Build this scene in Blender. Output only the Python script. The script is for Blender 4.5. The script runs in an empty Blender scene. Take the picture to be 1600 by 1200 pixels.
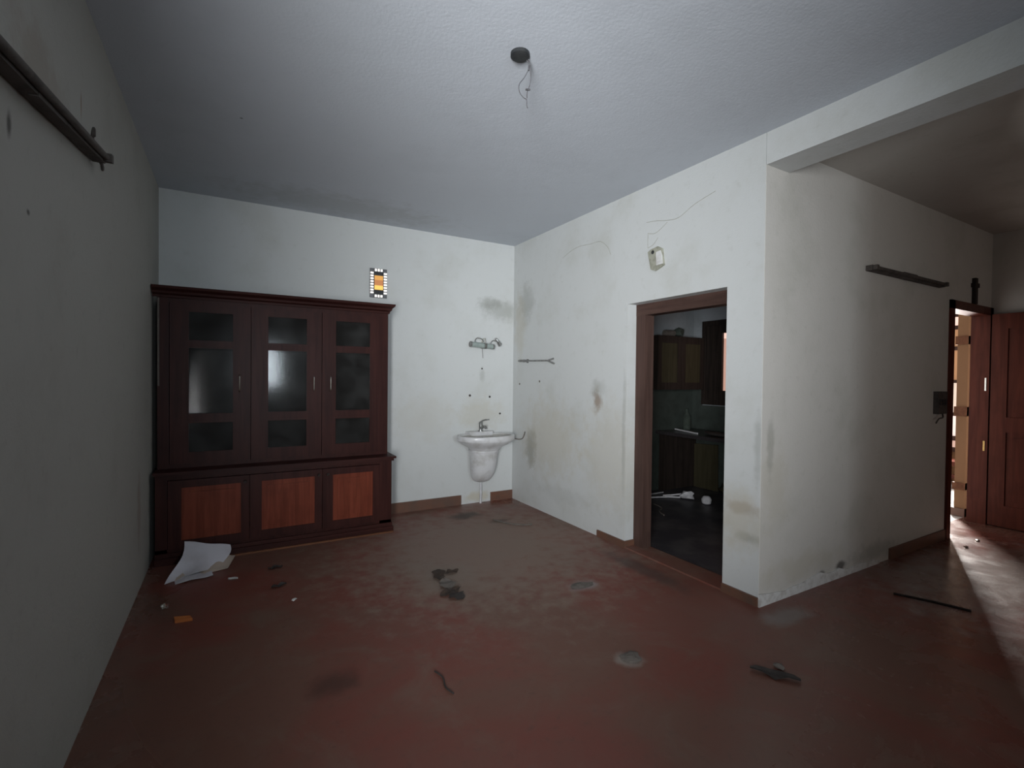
import bpy, bmesh, math, random
from mathutils import Vector, Matrix
random.seed(7)
S = bpy.context.scene
COL = S.collection

# ------------------------------------------------------------------ camera
cam_d = bpy.data.cameras.new('camera'); cam = bpy.data.objects.new('camera', cam_d); COL.objects.link(cam)
cam_d.sensor_width = 36.0; cam_d.lens = 36.0 * 760.69 / 1600.0; cam_d.clip_start = 0.05
RX, RY, RZ = (0.86661, -0.49886, 0.01085), (0.00197, -0.01833, -0.99983), (0.49898, 0.86649, -0.01490)
right, down, fwd = Vector(RX).normalized(), Vector(RY), Vector(RZ).normalized()
down = (down - right * down.dot(right)); down = (down - fwd * down.dot(fwd)).normalized()
m = Matrix((right, -down, -fwd)).transposed().to_4x4(); m.translation = Vector((-2.908, -5.027, 1.45))
cam.matrix_world = m
S.camera = cam

# ------------------------------------------------------------------ view, world, daylight
S.view_settings.view_transform = 'Standard'; S.view_settings.look = 'None'
S.view_settings.gamma = 1.0; S.view_settings.use_curve_mapping = False
S.view_settings.exposure = 0.0
W = bpy.data.worlds.new('world'); S.world = W; W.use_nodes = True
W.node_tree.nodes['Background'].inputs[0].default_value = (0.62, 0.78, 1.0, 1)
W.node_tree.nodes['Background'].inputs[1].default_value = 0.12

def area(name, loc, direction, sx, sy, power, color, spread=180):
    d = bpy.data.lights.new(name, 'AREA'); d.shape = 'RECTANGLE'; d.size = sx; d.size_y = sy
    d.energy = power; d.color = color; d.spread = math.radians(spread)
    o = bpy.data.objects.new(name, d); COL.objects.link(o); o.location = loc
    o.rotation_euler = Vector(direction).to_track_quat('-Z', 'Y').to_euler()
    return o
# daylight at the big window of the left wall, behind the viewer
area('window_daylight', (-3.89, -5.68, 1.47), (0.49, 0.868, 0.115), 0.9, 1.5, 84, (0.965, 0.985, 1.0), 82)
# daylight at the small window in the wall behind the viewer
area('rear_window_daylight', (-2.22, -8.93, 1.62), (0.14, 1.0, 0.03), 0.62, 0.9, 15, (0.82, 0.92, 1.0), 64)
# added warm fill lamp, out of view, to brighten the dim hall
area('hall_fill', (2.3, -8.93, 1.6), (0.0, 1.0, 0.0), 0.9, 1.0, 5.5, (1.0, 0.86, 0.76), 120)
# daylight falling through the porch into the far doorway
area('porch_daylight', (5.92, -1.70, 1.25), (-0.88, -0.46, -0.10), 0.32, 1.5, 190, (1.0, 0.94, 0.89), 130)

# ------------------------------------------------------------------ material helpers
def mat(name, color=(.5, .5, .5), rough=.6, metal=0.0, spec=.5):
    mt = bpy.data.materials.new(name); mt.use_nodes = True
    b = mt.node_tree.nodes['Principled BSDF']
    b.inputs['Base Color'].default_value = (*color, 1); b.inputs['Roughness'].default_value = rough
    b.inputs['Metallic'].default_value = metal; b.inputs['Specular IOR Level'].default_value = spec
    return mt
class NT:
    def __init__(s, mt):
        s.t = mt.node_tree; s.n = s.t.nodes; s.l = s.t.links; s.b = s.n['Principled BSDF']
        s.pos = s.n.new('ShaderNodeNewGeometry').outputs['Position']
    def link(s, a, b): s.l.new(a, b)
    def noise(s, scale, detail=4, rough=.55, vec=None, dist=0.0):
        q = s.n.new('ShaderNodeTexNoise'); q.inputs['Scale'].default_value = scale
        q.inputs['Detail'].default_value = detail; q.inputs['Roughness'].default_value = rough
        q.inputs['Distortion'].default_value = dist
        s.link(vec if vec is not None else s.pos, q.inputs['Vector']); return q.outputs['Fac']
    def vec(s, op, a, b):
        q = s.n.new('ShaderNodeVectorMath'); q.operation = op
        for i, v in enumerate((a, b)):
            if v is None: continue
            if isinstance(v, (tuple, list)): q.inputs[i].default_value = v
            else: s.link(v, q.inputs[i])
        return q.outputs['Value'] if op == 'LENGTH' else q.outputs['Vector']
    def math(s, op, a, b=0.0):
        q = s.n.new('ShaderNodeMath'); q.operation = op
        for i, v in enumerate((a, b)):
            if isinstance(v, (int, float)): q.inputs[i].default_value = v
            else: s.link(v, q.inputs[i])
        return q.outputs[0]
    def remap(s, v, a, b, c=0.0, d=1.0):
        q = s.n.new('ShaderNodeMapRange'); q.interpolation_type = 'SMOOTHSTEP'
        for i, x in zip((1, 2, 3, 4), (a, b, c, d)): q.inputs[i].default_value = x
        s.link(v, q.inputs[0]); return q.outputs[0]
    def mix(s, f, a, b):
        q = s.n.new('ShaderNodeMix'); q.data_type = 'RGBA'
        for k, v in ((0, f), (6, a), (7, b)):
            if isinstance(v, (int, float)): q.inputs[k].default_value = v
            elif isinstance(v, (tuple, list)): q.inputs[k].default_value = (*v[:3], 1)
            else: s.link(v, q.inputs[k])
        return q.outputs[2]
    def color(s, c): s.link(c, s.b.inputs['Base Color'])
    def bump(s, h, strength=.2, dist=.01):
        q = s.n.new('ShaderNodeBump'); q.inputs['Strength'].default_value = strength; q.inputs['Distance'].default_value = dist
        s.link(h, q.inputs['Height']); s.link(q.outputs[0], s.b.inputs['Normal'])
    def blob(s, base, c, r, col, strength, wob=.7, nscale=9):
        """a stain of its own shape round the point c, radii r"""
        d = s.vec('DIVIDE', s.vec('SUBTRACT', s.pos, c), r)
        l = s.vec('LENGTH', d, None)
        n = s.noise(nscale, 4, .6)
        l = s.math('ADD', l, s.math('MULTIPLY', s.math('SUBTRACT', n, .5), wob * 2))
        return s.mix(s.math('MULTIPLY', s.remap(l, 1.0, .25), strength), base, col)

def plaster(name, base, stains=(), grime=.5, tint=(.40, .40, .35)):
    mt = mat(name, base, .75, 0, .2); t = NT(mt)
    n1 = t.noise(1.6, 5, .6); n2 = t.noise(14, 4, .6)
    c = t.mix(t.math('MULTIPLY', t.remap(n1, .48, .72), grime), base, tint)
    c = t.mix(t.math('MULTIPLY', t.remap(n2, .55, .8), grime * .5), c, tuple(x * .78 for x in tint))
    for s_ in stains: c = t.blob(c, *s_)
    t.color(c)
    t.bump(t.math('ADD', t.noise(60, 3, .6), t.math('MULTIPLY', t.noise(5, 3), 2.0)), .22, .006)
    return mt
BIG = 50.0
GREY, BROWN, OCHRE, DARK = (.25, .255, .23), (.23, .16, .11), (.475, .445, .37), (.07, .065, .06)
M = {}
M['wall_back'] = plaster('plaster_back', (.56, .575, .57), [
    ((-.18, 0, 2.22), (.36, BIG, .16), GREY, .45), ((-.30, 0, 2.30), (.22, BIG, .10), GREY, .5),
    ((-.42, 0, 1.02), (.42, BIG, .26), OCHRE, .45), ((-.41, 0, 1.47), (.05, BIG, .12), GREY, .35),
    ((-1.1, 0, 1.0), (.5, BIG, .35), OCHRE, .25), ((-.43, 0, .07), (.25, BIG, .08), (.48, .43, .32), .6)], .28)
M['wall_right'] = plaster('plaster_right', (.55, .565, .56), [
    ((0, -1.55, 1.24), (BIG, .09, .14), BROWN, .75), ((0, -1.56, 1.34), (BIG, .14, .12), GREY, .35),
    ((0, -.42, .66), (BIG, .14, .30), GREY, .75), ((0, -.75, .80), (BIG, .75, .55), OCHRE, .5),
    ((0, -1.75, .75), (BIG, .55, .65), OCHRE, .4), ((0, -.28, 2.30), (BIG, .22, .30), GREY, .4),
    ((0, -.15, 2.05), (BIG, .16, .55), OCHRE, .45), ((0, -3.02, .60), (BIG, .17, .06), BROWN, .65),
    ((0, -3.06, .42), (BIG, .13, .05), GREY, .7), ((0, -3.0, .52), (BIG, .25, .30), OCHRE, .6),
    ((0, -3.13, 1.0), (BIG, .04, .3), GREY, .4), ((0, -1.9, .95), (BIG, .03, .7), GREY, .35),
    ((0, -1.0, .25), (BIG, .6, .12), GREY, .15)], .34)
M['wall_side'] = plaster('plaster_side', (.56, .54, .505), [
    ((.15, -3.15, .75), (.22, BIG, .40), OCHRE, .45), ((.5, -3.15, .18), (.7, BIG, .12), OCHRE, .5),
    ((.72, -3.15, .075), (.10, BIG, .035), DARK, .8), ((.98, -3.15, .08), (.09, BIG, .05), DARK, .85),
    ((1.5, -3.15, .1), (.5, BIG, .10), GREY, .5), ((.1, -3.15, 1.0), (.05, BIG, .25), GREY, .4)], .4)
M['wall_left'] = plaster('plaster_left', (.385, .38, .35), [  # base darker than the other walls to carry this wall's shade
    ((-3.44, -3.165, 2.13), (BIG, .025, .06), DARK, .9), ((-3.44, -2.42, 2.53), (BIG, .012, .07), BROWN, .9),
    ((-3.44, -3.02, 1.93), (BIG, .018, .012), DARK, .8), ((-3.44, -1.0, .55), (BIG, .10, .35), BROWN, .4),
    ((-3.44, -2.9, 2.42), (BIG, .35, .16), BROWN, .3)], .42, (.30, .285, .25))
M['wall_plain'] = plaster('plaster_plain', (.50, .475, .44), (), .4, (.34, .31, .27))
M['ceiling'] = plaster('ceiling_blue_tint', (.515, .545, .59), [  # blue cast of the daylight is mixed into the base colour
    ((-2.86, -1.62, 3), (.016, .016, BIG), DARK, .8), ((-2.0, -.35, 3), (1.3, .4, BIG), GREY, .3)], .25, (.42, .445, .48))
M['wall_tan'] = plaster('tan_distemper', (.25, .135, .07), (), .25, (.21, .115, .06))
M['wall_kitchen'] = plaster('kitchen_distemper', (.36, .39, .42), [], .5, (.22, .235, .225))

# floor: red oxide under trodden grey dust
mt = mat('red_oxide_floor', (.14, .08, .06), .42, 0, .36); t = NT(mt)
n1 = t.noise(.9, 5, .6, dist=.4); n2 = t.noise(3.2, 6, .65, dist=.6); n3 = t.noise(22, 5, .65)
c = t.mix(t.remap(n1, .36, .62), (.178, .052, .038), (.150, .072, .052))
c = t.mix(t.math('MULTIPLY', t.remap(n2, .45, .75), .5), c, (.168, .118, .090))
c = t.mix(t.math('MULTIPLY', t.remap(n3, .52, .8), .45), c, (.085, .05, .04))
c = t.blob(c, (-1.0, -1.3, 0), (1.7, 1.6, BIG), (.220, .170, .136), .75)
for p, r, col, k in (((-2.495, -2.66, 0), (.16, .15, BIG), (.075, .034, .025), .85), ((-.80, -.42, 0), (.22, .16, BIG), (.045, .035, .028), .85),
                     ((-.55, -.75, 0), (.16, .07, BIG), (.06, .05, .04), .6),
                     ((-.79, -2.355, 0), (.15, .10, BIG), (.30, .29, .29), .7), ((-1.12, -3.18, 0), (.10, .09, BIG), (.34, .31, .28), .8),
                     ((-1.55, -1.75, 0), (.30, .45, BIG), (.20, .16, .13), .5), ((-.45, -3.0, 0), (.7, .5, BIG), (.17, .075, .058), .6),
                     ((.05, -3.3, 0), (.28, .12, BIG), (.22, .21, .20), .6), ((2.0, -3.75, 0), (1.5, .75, BIG), (.30, .27, .25), .75), ((-.2, -2.35, 0), (.12, .6, BIG), (.06, .045, .04), .6)):  # broad pale dust by the far door also whitens the light streak
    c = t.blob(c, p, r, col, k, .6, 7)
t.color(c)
dd = t.vec('LENGTH', t.vec('DIVIDE', t.vec('SUBTRACT', t.pos, (-1.3, -1.9, 0)), (2.3, 2.3, BIG)), None)
t.link(t.math('MAXIMUM', t.remap(dd, 1.15, .6, .0, .62), t.remap(n2, .3, .75, .20, .34)), t.b.inputs['Roughness'])
t.bump(t.math('ADD', t.noise(90, 3), t.math('MULTIPLY', n2, 2.0)), .12, .004)
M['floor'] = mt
mt = mat('kitchen_floor', (.05, .05, .055), .5); t = NT(mt)
t.color(t.mix(t.remap(t.noise(4, 5), .4, .7), (.045, .043, .05), (.09, .085, .085))); M['kitchen_floor'] = mt
mt = mat('porch_tiles', (.6, .57, .54), .3); t = NT(mt)
t.color(t.mix(t.remap(t.noise(6, 5), .4, .7), (.68, .65, .63), (.48, .45, .43))); M['porch_floor'] = mt

def wood(name, a, b, rough=.45, axis=2, spec=.12):
    mt = mat(name, a, rough, 0, spec); t = NT(mt)
    sc = [26, 26, 26]; sc[axis] = 1.6
    v = t.vec('MULTIPLY', t.pos, tuple(sc))
    n = t.noise(1.0, 5, .6, v, .6); n2 = t.noise(5.0, 4)
    c = t.mix(t.remap(n, .3, .7), a, b)
    c = t.mix(t.math('MULTIPLY', t.remap(n2, .5, .8), .35), c, tuple(x * .55 for x in a))
    t.color(c); t.bump(n, .08, .003); return mt
M['cab'] = wood('dark_stained_teak', (.030, .010, .0085), (.050, .016, .013), .42)
M['cab_h'] = wood('dark_stained_teak_cross', (.032, .0105, .009), (.050, .017, .014), .42, 0)
M['cab_panel'] = wood('red_veneer', (.13, .030, .016), (.20, .048, .026), .38)
M['door_wood'] = wood('brown_door_wood', (.058, .034, .028), (.085, .050, .041), .5)
M['door_wood_h'] = wood('brown_door_wood_cross', (.058, .034, .028), (.085, .050, .041), .5, 1)
M['leaf'] = wood('maroon_door_wood', (.075, .020, .013), (.115, .032, .020), .42)
M['dark_wood'] = wood('blackened_wood', (.020, .016, .014), (.038, .028, .024), .55)
M['olive'] = wood('olive_board', (.042, .037, .021), (.058, .050, .030), .6)
M['orange_wood'] = wood('orange_splinter', (.42, .13, .035), (.52, .18, .06), .6, 0)
M['lipping'] = wood('worn_wood_lipping', (.125, .052, .027), (.18, .078, .042), .6, 0)
mt = mat('terracotta_skirting', (.20, .09, .055), .5); t = NT(mt)
c = t.mix(t.remap(t.noise(3, 4), .35, .7), (.150, .068, .042), (.105, .062, .046))
t.color(t.mix(t.math('MULTIPLY', t.remap(t.noise(14, 4), .5, .8), .6), c, (.085, .06, .048))); M['skirt'] = mt
def speckled(name, a, b, rough, metal=0.0, scale=30, spec=.5):
    mt = mat(name, a, rough, metal, spec); t = NT(mt)
    t.color(t.mix(t.remap(t.noise(scale, 4), .4, .75), a, b)); return mt
M['ceramic'] = speckled('dusty_ceramic', (.60, .60, .61), (.44, .43, .42), .28, 0, 9)
M['ceramic_in'] = speckled('basin_grime', (.42, .41, .39), (.27, .26, .23), .35, 0, 9)
M['chrome'] = speckled('tarnished_chrome', (.42, .43, .42), (.16, .15, .14), .32, .9, 40)
M['steel'] = speckled('dull_steel', (.30, .30, .29), (.14, .13, .12), .4, .8, 40)
M['bright_metal'] = speckled('bright_handle_metal', (.80, .78, .72), (.6, .57, .5), .25, 1.0, 40)
M['brass'] = speckled('old_brass', (.62, .42, .16), (.35, .22, .08), .38, .9, 40)
M['black'] = speckled('black_plastic', (.018, .02, .022), (.03, .03, .03), .55)
M['wire'] = speckled('old_wire', (.10, .10, .11), (.05, .045, .045), .6)
M['paper'] = speckled('paper', (.62, .61, .66), (.52, .50, .53), .85, 0, 5)
M['paper_edge'] = speckled('yellowed_paper', (.52, .43, .36), (.44, .36, .30), .85, 0, 8)
M['batten'] = speckled('grimy_batten', (.075, .062, .055), (.035, .028, .024), .75, 0, 18)
M['plate'] = speckled('olive_plate', (.34, .34, .28), (.22, .22, .17), .6, 0, 25)
M['bare_plaster'] = speckled('bare_plaster', (.62, .62, .61), (.45, .43, .41), .85, 0, 22)
M['rag'] = speckled('dark_rag', (.030, .024, .022), (.055, .045, .04), .9, 0, 25)
M['rag_green'] = speckled('green_rag', (.055, .070, .058), (.03, .04, .032), .9, 0, 14)
M['dry_leaf'] = speckled('dry_leaf', (.035, .022, .016), (.07, .042, .028), .85, 0, 30)
M['rag_grey'] = speckled('grey_rag', (.14, .12, .105), (.09, .08, .07), .9, 0, 20)
M['white_plastic'] = speckled('white_plastic', (.62, .62, .64), (.46, .46, .48), .4, 0, 12)
M['lamp_glass'] = speckled('greenish_lamp_glass', (.28, .33, .31), (.20, .24, .23), .18, 0, 14)
M['granite'] = speckled('black_granite', (.028, .024, .026), (.055, .05, .05), .3, 0, 70)
M['green_dado'] = speckled('green_dado', (.055, .068, .060), (.04, .048, .042), .5, 0, 9)
M['lamp_frame'] = speckled('pewter_frame', (.10, .105, .11), (.16, .16, .17), .5, 0, 25)
def glowing(name, col, k, base=(.6, .6, .6)):
    mt = mat(name, base, .4); b = mt.node_tree.nodes['Principled BSDF']
    b.inputs['Emission Color'].default_value = (*col, 1); b.inputs['Emission Strength'].default_value = k; return mt
M['glow_white'] = glowing('glow_white', (1, .95, .88), 1.1)
M['glow_top'] = glowing('glow_amber_top', (.80, .40, .10), .75, (.3, .15, .04)); M['glow_mid'] = glowing('glow_amber_mid', (.62, .25, .09), .62, (.3, .12, .04))
M['glow_low'] = glowing('glow_amber_low', (1.0, .62, .14), .95, (.4, .2, .05))
M['pane_pink'] = glowing('glow_pane_pink', (1.0, .62, .50), 1.0); M['pane_salmon'] = glowing('glow_pane_salmon', (.80, .40, .28), .62)  # panes glow by themselves in place of daylight outside and on the screen
M['pane_white'] = glowing('glow_pane_white', (1.0, .78, .68), .8)
M['pane_tan'] = glowing('glow_pane_tan', (.70, .36, .18), .42, (.35, .18, .09)); M['pane_cream'] = glowing('glow_pane_cream', (.95, .66, .46), .62)
# dusty cabinet glass: see-through but filmed with dust, still mirroring the room a little
mt = bpy.data.materials.new('dusty_glass'); mt.use_nodes = True; t = NT(mt)
t.b.inputs['Roughness'].default_value = .10; t.b.inputs['Specular IOR Level'].default_value = .20
t.color(t.mix(t.remap(t.noise(5, 5), .35, .7), (.020, .019, .018), (.045, .045, .044)))
tr = t.n.new('ShaderNodeBsdfTransparent'); tr.inputs[0].default_value = (.75, .78, .76, 1)
mx = t.n.new('ShaderNodeMixShader'); mx.inputs[0].default_value = .80
t.link(tr.outputs[0], mx.inputs[1]); t.link(t.b.outputs[0], mx.inputs[2])
t.link(mx.outputs[0], t.n['Material Output'].inputs[0]); M['glass'] = mt

# ------------------------------------------------------------------ mesh helpers (all coordinates are world metres)
ORI = {}
def empty(name, loc, label=None, cat=None, group=None, kind=None):
    o = bpy.data.objects.new(name, None); COL.objects.link(o); o.location = loc; o.empty_display_size = .05
    ORI[o] = Vector(loc); tag(o, label, cat, group, kind); return o
def tag(o, label=None, cat=None, group=None, kind=None):
    for k, v in (('label', label), ('category', cat), ('group', group), ('kind', kind)):
        if v: o[k] = v
    return o
def obj(name, bm, material, parent=None, smooth=False, origin=None, bevel=0.0):
    if bevel:
        es = [e for e in bm.edges if len(e.link_faces) == 2 and e.calc_face_angle(0) > .6]
        bmesh.ops.bevel(bm, geom=es, offset=bevel, segments=2, profile=.6, affect='EDGES', clamp_overlap=True)
    bmesh.ops.recalc_face_normals(bm, faces=bm.faces)
    if parent is not None: og = ORI[parent]
    elif origin is not None: og = Vector(origin)
    else:
        xs = [v.co for v in bm.verts]
        og = Vector(((min(v.x for v in xs) + max(v.x for v in xs)) / 2, (min(v.y for v in xs) + max(v.y for v in xs)) / 2, min(v.z for v in xs)))
    for v in bm.verts: v.co -= og
    me = bpy.data.meshes.new(name); bm.to_mesh(me); bm.free()
    if smooth:
        for p in me.polygons: p.use_smooth = True
        try: me.set_sharp_from_angle(angle=math.radians(40))
        except Exception: pass
    me.materials.append(M[material] if isinstance(material, str) else material)
    o = bpy.data.objects.new(name, me); COL.objects.link(o)
    if parent is not None: o.parent = parent
    else: o.location = og
    ORI[o] = og
    return o
def bm_new(): return bmesh.new()
def bx(bm, x0, x1, y0, y1, z0, z1):
    v = [bm.verts.new(p) for p in ((x0, y0, z0), (x1, y0, z0), (x1, y1, z0), (x0, y1, z0), (x0, y0, z1), (x1, y0, z1), (x1, y1, z1), (x0, y1, z1))]
    for f in ((0, 3, 2, 1), (4, 5, 6, 7), (0, 1, 5, 4), (1, 2, 6, 5), (2, 3, 7, 6), (3, 0, 4, 7)): bm.faces.new([v[i] for i in f])
    return bm
def box(*a): return bx(bm_new(), *a)
def boxes(*l):
    bm = bm_new()
    for a in l: bx(bm, *a)
    return bm
def tube(pts, r, seg=8, bm=None, caps=True):
    bm = bm or bm_new(); pts = [Vector(p) for p in pts]; rs = r if isinstance(r, (list, tuple)) else [r] * len(pts)
    rings = []; up = None
    for i, p in enumerate(pts):
        d = (pts[min(i + 1, len(pts) - 1)] - pts[max(i - 1, 0)]).normalized()
        if up is None: up = Vector((0, 0, 1)) if abs(d.z) < .9 else Vector((1, 0, 0))
        a = d.cross(up).normalized(); b = a.cross(d).normalized(); up = b
        rings.append([bm.verts.new(p + (a * math.cos(2 * math.pi * k / seg) + b * math.sin(2 * math.pi * k / seg)) * rs[i]) for k in range(seg)])
    for i in range(len(rings) - 1):
        for k in range(seg): bm.faces.new((rings[i][k], rings[i][(k + 1) % seg], rings[i + 1][(k + 1) % seg], rings[i + 1][k]))
    if caps: bm.faces.new(rings[0][::-1]); bm.faces.new(rings[-1])
    return bm
def smooth_pts(pts, n=6):
    P = [Vector(p) for p in pts]; out = []
    for i in range(len(P) - 1):
        a, b, c, d = P[max(i - 1, 0)], P[i], P[i + 1], P[min(i + 2, len(P) - 1)]
        for k in range(n):
            u = k / n
            out.append(.5 * ((2 * b) + (c - a) * u + (2 * a - 5 * b + 4 * c - d) * u * u + (3 * b - a - 3 * c + d) * u ** 3))
    out.append(P[-1]); return out
def loft(rings, cap0=True, cap1=True):
    bm = bm_new(); R = [[bm.verts.new(p) for p in r] for r in rings]; n = len(R[0])
    for i in range(len(R) - 1):
        for k in range(n): bm.faces.new((R[i][k], R[i][(k + 1) % n], R[i + 1][(k + 1) % n], R[i + 1][k]))
    if cap0: bm.faces.new(R[0][::-1])
    if cap1: bm.faces.new(R[-1])
    return bm
def prism(poly, axis, a, b, bm=None):
    """poly in the plane across axis ('x': (y,z), 'y': (x,z), 'z': (x,y)) extruded from a to b"""
    bm = bm or bm_new()
    def P(p, t): return {'x': (t, p[0], p[1]), 'y': (p[0], t, p[1]), 'z': (p[0], p[1], t)}[axis]
    A = [bm.verts.new(P(p, a)) for p in poly]; B = [bm.verts.new(P(p, b)) for p in poly]; n = len(poly)
    bm.faces.new(A); bm.faces.new(B[::-1])
    for i in range(n): bm.faces.new((A[i], A[(i + 1) % n], B[(i + 1) % n], B[i]))
    return bm
def sheet(grid, thick):
    """grid of points -> a sheet with real thickness"""
    bm = bm_new(); nu, nv = len(grid), len(grid[0])
    T = [[bm.verts.new(Vector(p) + Vector((0, 0, thick))) for p in r] for r in grid]; B = [[bm.verts.new(p) for p in r] for r in grid]
    for i in range(nu - 1):
        for j in range(nv - 1):
            bm.faces.new((T[i][j], T[i + 1][j], T[i + 1][j + 1], T[i][j + 1])); bm.faces.new((B[i][j], B[i][j + 1], B[i + 1][j + 1], B[i + 1][j]))
    for i in range(nu - 1):
        for j in (0, nv - 1): bm.faces.new((T[i][j], T[i + 1][j], B[i + 1][j], B[i][j]))
    for j in range(nv - 1):
        for i in (0, nu - 1): bm.faces.new((T[i][j], T[i][j + 1], B[i][j + 1], B[i][j]))
    return bm
def lump(c, r, seed, n=2, amp=.3):
    bm = bm_new(); bmesh.ops.create_icosphere(bm, subdivisions=n, radius=1.0); rnd = random.Random(seed)
    ph = [rnd.uniform(0, 6) for _ in range(6)]
    for v in bm.verts:
        k = 1 + amp * (math.sin(3.1 * v.co.x + ph[0]) * math.sin(2.7 * v.co.y + ph[1]) + .6 * math.sin(5.3 * v.co.z + ph[2] + 2 * v.co.x)) + rnd.uniform(-.06, .06)
        v.co = Vector((c[0] + v.co.x * r[0] * k, c[1] + v.co.y * r[1] * k, max(c[2] + v.co.z * r[2] * k, .001)))
    return bm
def struct(name, bm, material, parent=None, label=None):
    o = obj(name, bm, material, parent, origin=None if parent else (0, 0, 0))
    if parent is None: tag(o, label, None, None, 'structure')
    return o

# ------------------------------------------------------------------ the shell
XL, XF, YS, ZC = -3.44, 3.80, -3.15, 3.0
YB = -9.0          # wall behind the viewer
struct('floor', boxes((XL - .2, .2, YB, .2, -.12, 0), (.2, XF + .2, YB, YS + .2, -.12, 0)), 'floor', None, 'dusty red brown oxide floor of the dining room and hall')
struct('floor_kitchen', box(.2, 2.75, YS + .2, -.3, -.12, -.004), 'kitchen_floor', None, 'dark grimy kitchen floor behind the open doorway')
pf = struct('floor_porch', box(2.75, 6.4, YS + .2, .6, -.12, -.004), 'porch_floor', None, 'sunlit pale tiled floor beyond the far door')
struct('ceiling', box(XL - .2, .2, YB, .2, ZC, ZC + .15), 'ceiling', None, 'white dining room ceiling with the blue of the daylight in its colour')
struct('ceiling_hall', boxes((.24, XF + .2, YB, YS + .2, 2.95, 3.15)), 'wall_plain', None, 'dim plastered ceiling of the hall at the right')
struct('ceiling_kitchen', boxes((.2, 6.4, YS + .2, .6, 2.95, 3.15)), 'wall_plain', None, 'ceiling over the kitchen and porch')
struct('wall_back', box(XL - .2, .2, 0, .2, 0, ZC), 'wall_back', None, 'white plastered wall behind the cabinet and wash basin')
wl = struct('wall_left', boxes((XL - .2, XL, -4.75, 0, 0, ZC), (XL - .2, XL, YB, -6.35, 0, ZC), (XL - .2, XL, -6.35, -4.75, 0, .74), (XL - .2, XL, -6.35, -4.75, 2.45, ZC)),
            'wall_left', None, 'plastered wall along the left edge, colour darkened for its shade')
DY0, DY1, DZ = -2.885, -1.93, 2.075
wr = struct('wall_right', boxes((0, .2, DY1, 0, 0, ZC), (0, .2, YS + .2, DY0, 0, ZC), (0, .2, DY0, DY1, DZ, ZC), (0, .2, YS + .003, YS + .2, 0, 2.8), (0, .24, YS + .003, YS + .2, 2.8, ZC)),
            'wall_right', None, 'stained white wall with the kitchen doorway')
ws = struct('wall_side', boxes((.003, 2.78, YS, YS + .19, 0, 2.8), (.24, 2.78, YS, YS + .19, 2.8, 2.95), (2.78, XF + .2, YS, YS + .2, 2.2, 2.95)), 'wall_side', None, 'dirty white hall wall right of the projecting corner')
struct('wall_far', box(XF, XF + .2, YB, YS, 0, 2.95), 'wall_side', None, 'dim wall at the right end of the hall')
struct('wall_behind', boxes((XL - .2, -2.66, YB - .2, YB, 0, 3.15), (-1.94, 1.8, YB - .2, YB, 0, 3.15), (2.8, XF + .2, YB - .2, YB, 0, 3.15), (1.8, 2.8, YB - .2, YB, 0, 1.08), (1.8, 2.8, YB - .2, YB, 2.12, 3.15), (-2.66, -1.94, YB - .2, YB, 0, 1.12), (-2.66, -1.94, YB - .2, YB, 2.12, 3.15)), 'leaf', None, 'wall behind the viewer')  # unseen; dark finish cuts bounced light, right-hand opening added for the hall fill
struct('wall_pier', box(0, .24, YB, -5.2, 0, 2.8), 'wall_plain', None, 'wall pier carrying the near end of the ceiling beam')
struct('ceiling_beam', box(0, .24, YB, YS, 2.8, 3.15), 'wall_right', None, 'white plastered ceiling beam between dining room and hall')
struct('wall_kitchen_back', box(.2, 2.75, -.5, -.3, 0, 2.95), 'wall_kitchen', None, 'dim blue grey kitchen wall behind the wall cupboard')
struct('wall_kitchen_right', boxes((2.55, 2.75, -.66, -.5, 0, 2.95), (2.55, 2.75, YS + .2, -1.50, 0, 2.95), (2.55, 2.75, -1.50, -.66, 0, 1.11), (2.55, 2.75, -1.50, -.66, 2.21, 2.95)),
       'wall_kitchen', None, 'kitchen wall holding the shuttered window')
struct('trim_5', boxes((.2, 2.55, -.501, -.499, 0, 1.75), (2.549, 2.551, -.66, -.501, 0, 1.75), (2.549, 2.551, -2.9, -.66, 0, 1.10)), 'green_dado', None, 'dark green dado on the kitchen wall, carried down to darken under the counter')  # real dado above; lower part stands in for the dark under the counter
struct('wall_passage', boxes((3.9, 4.05, YS + .2, -2.86, 0, 2.95)), 'wall_tan', None, 'tan wall stub just inside the far door')
struct('wall_porch', boxes((6.2, 6.4, YS + .2, .6, 0, 2.95), (2.75, 6.4, .4, .6, 0, 2.95)), 'wall_tan', None, 'tan porch wall beyond the far door')

# bands, trims and skirtings
bands = [struct('trim_%d' % (i + 1), box(3.885, 4.06, YS + .2, -2.845, z0, z1), 'lipping', None, lab) for i, (z0, z1, lab) in enumerate((
    (1.85, 1.94, 'top brown band on the tan wall inside the far door'), (1.08, 1.18, 'middle brown band on the tan wall inside the far door'),
    (.285, .36, 'low brown band on the tan wall inside the far door')))]
struct('baseboard_passage', box(3.88, 4.06, YS + .2, -2.84, 0, .085), 'skirt', None, 'red brown skirting at the foot of the tan wall')
def skirt(name, parts, label): 
    o = struct(name, boxes(*parts), 'skirt', None, label); return o
skirt('baseboard_back', [(-1.66, -.664, -.014, 0, 0, .108)], 'terracotta skirting between the cabinet and wash basin')
skirt('baseboard_corner', [(-.29, 0, -.014, 0, 0, .102)], 'short terracotta skirting piece in the corner right of basin')
skirt('baseboard_right', [(-.014, 0, DY1, -1.58, 0, .06), (-.014, .1, DY1 - .012, DY1, 0, .06)], 'terracotta skirting wrapping into the kitchen door reveal')
skirt('baseboard_pier', [(-.014, 0, YS, DY0, 0, .06)], 'short orange brown skirting between doorway and projecting corner')
skirt('baseboard_side', [(1.72, 2.78, YS - .014, YS, 0, .09)], 'dark skirting on the hall wall before the far door')
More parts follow.
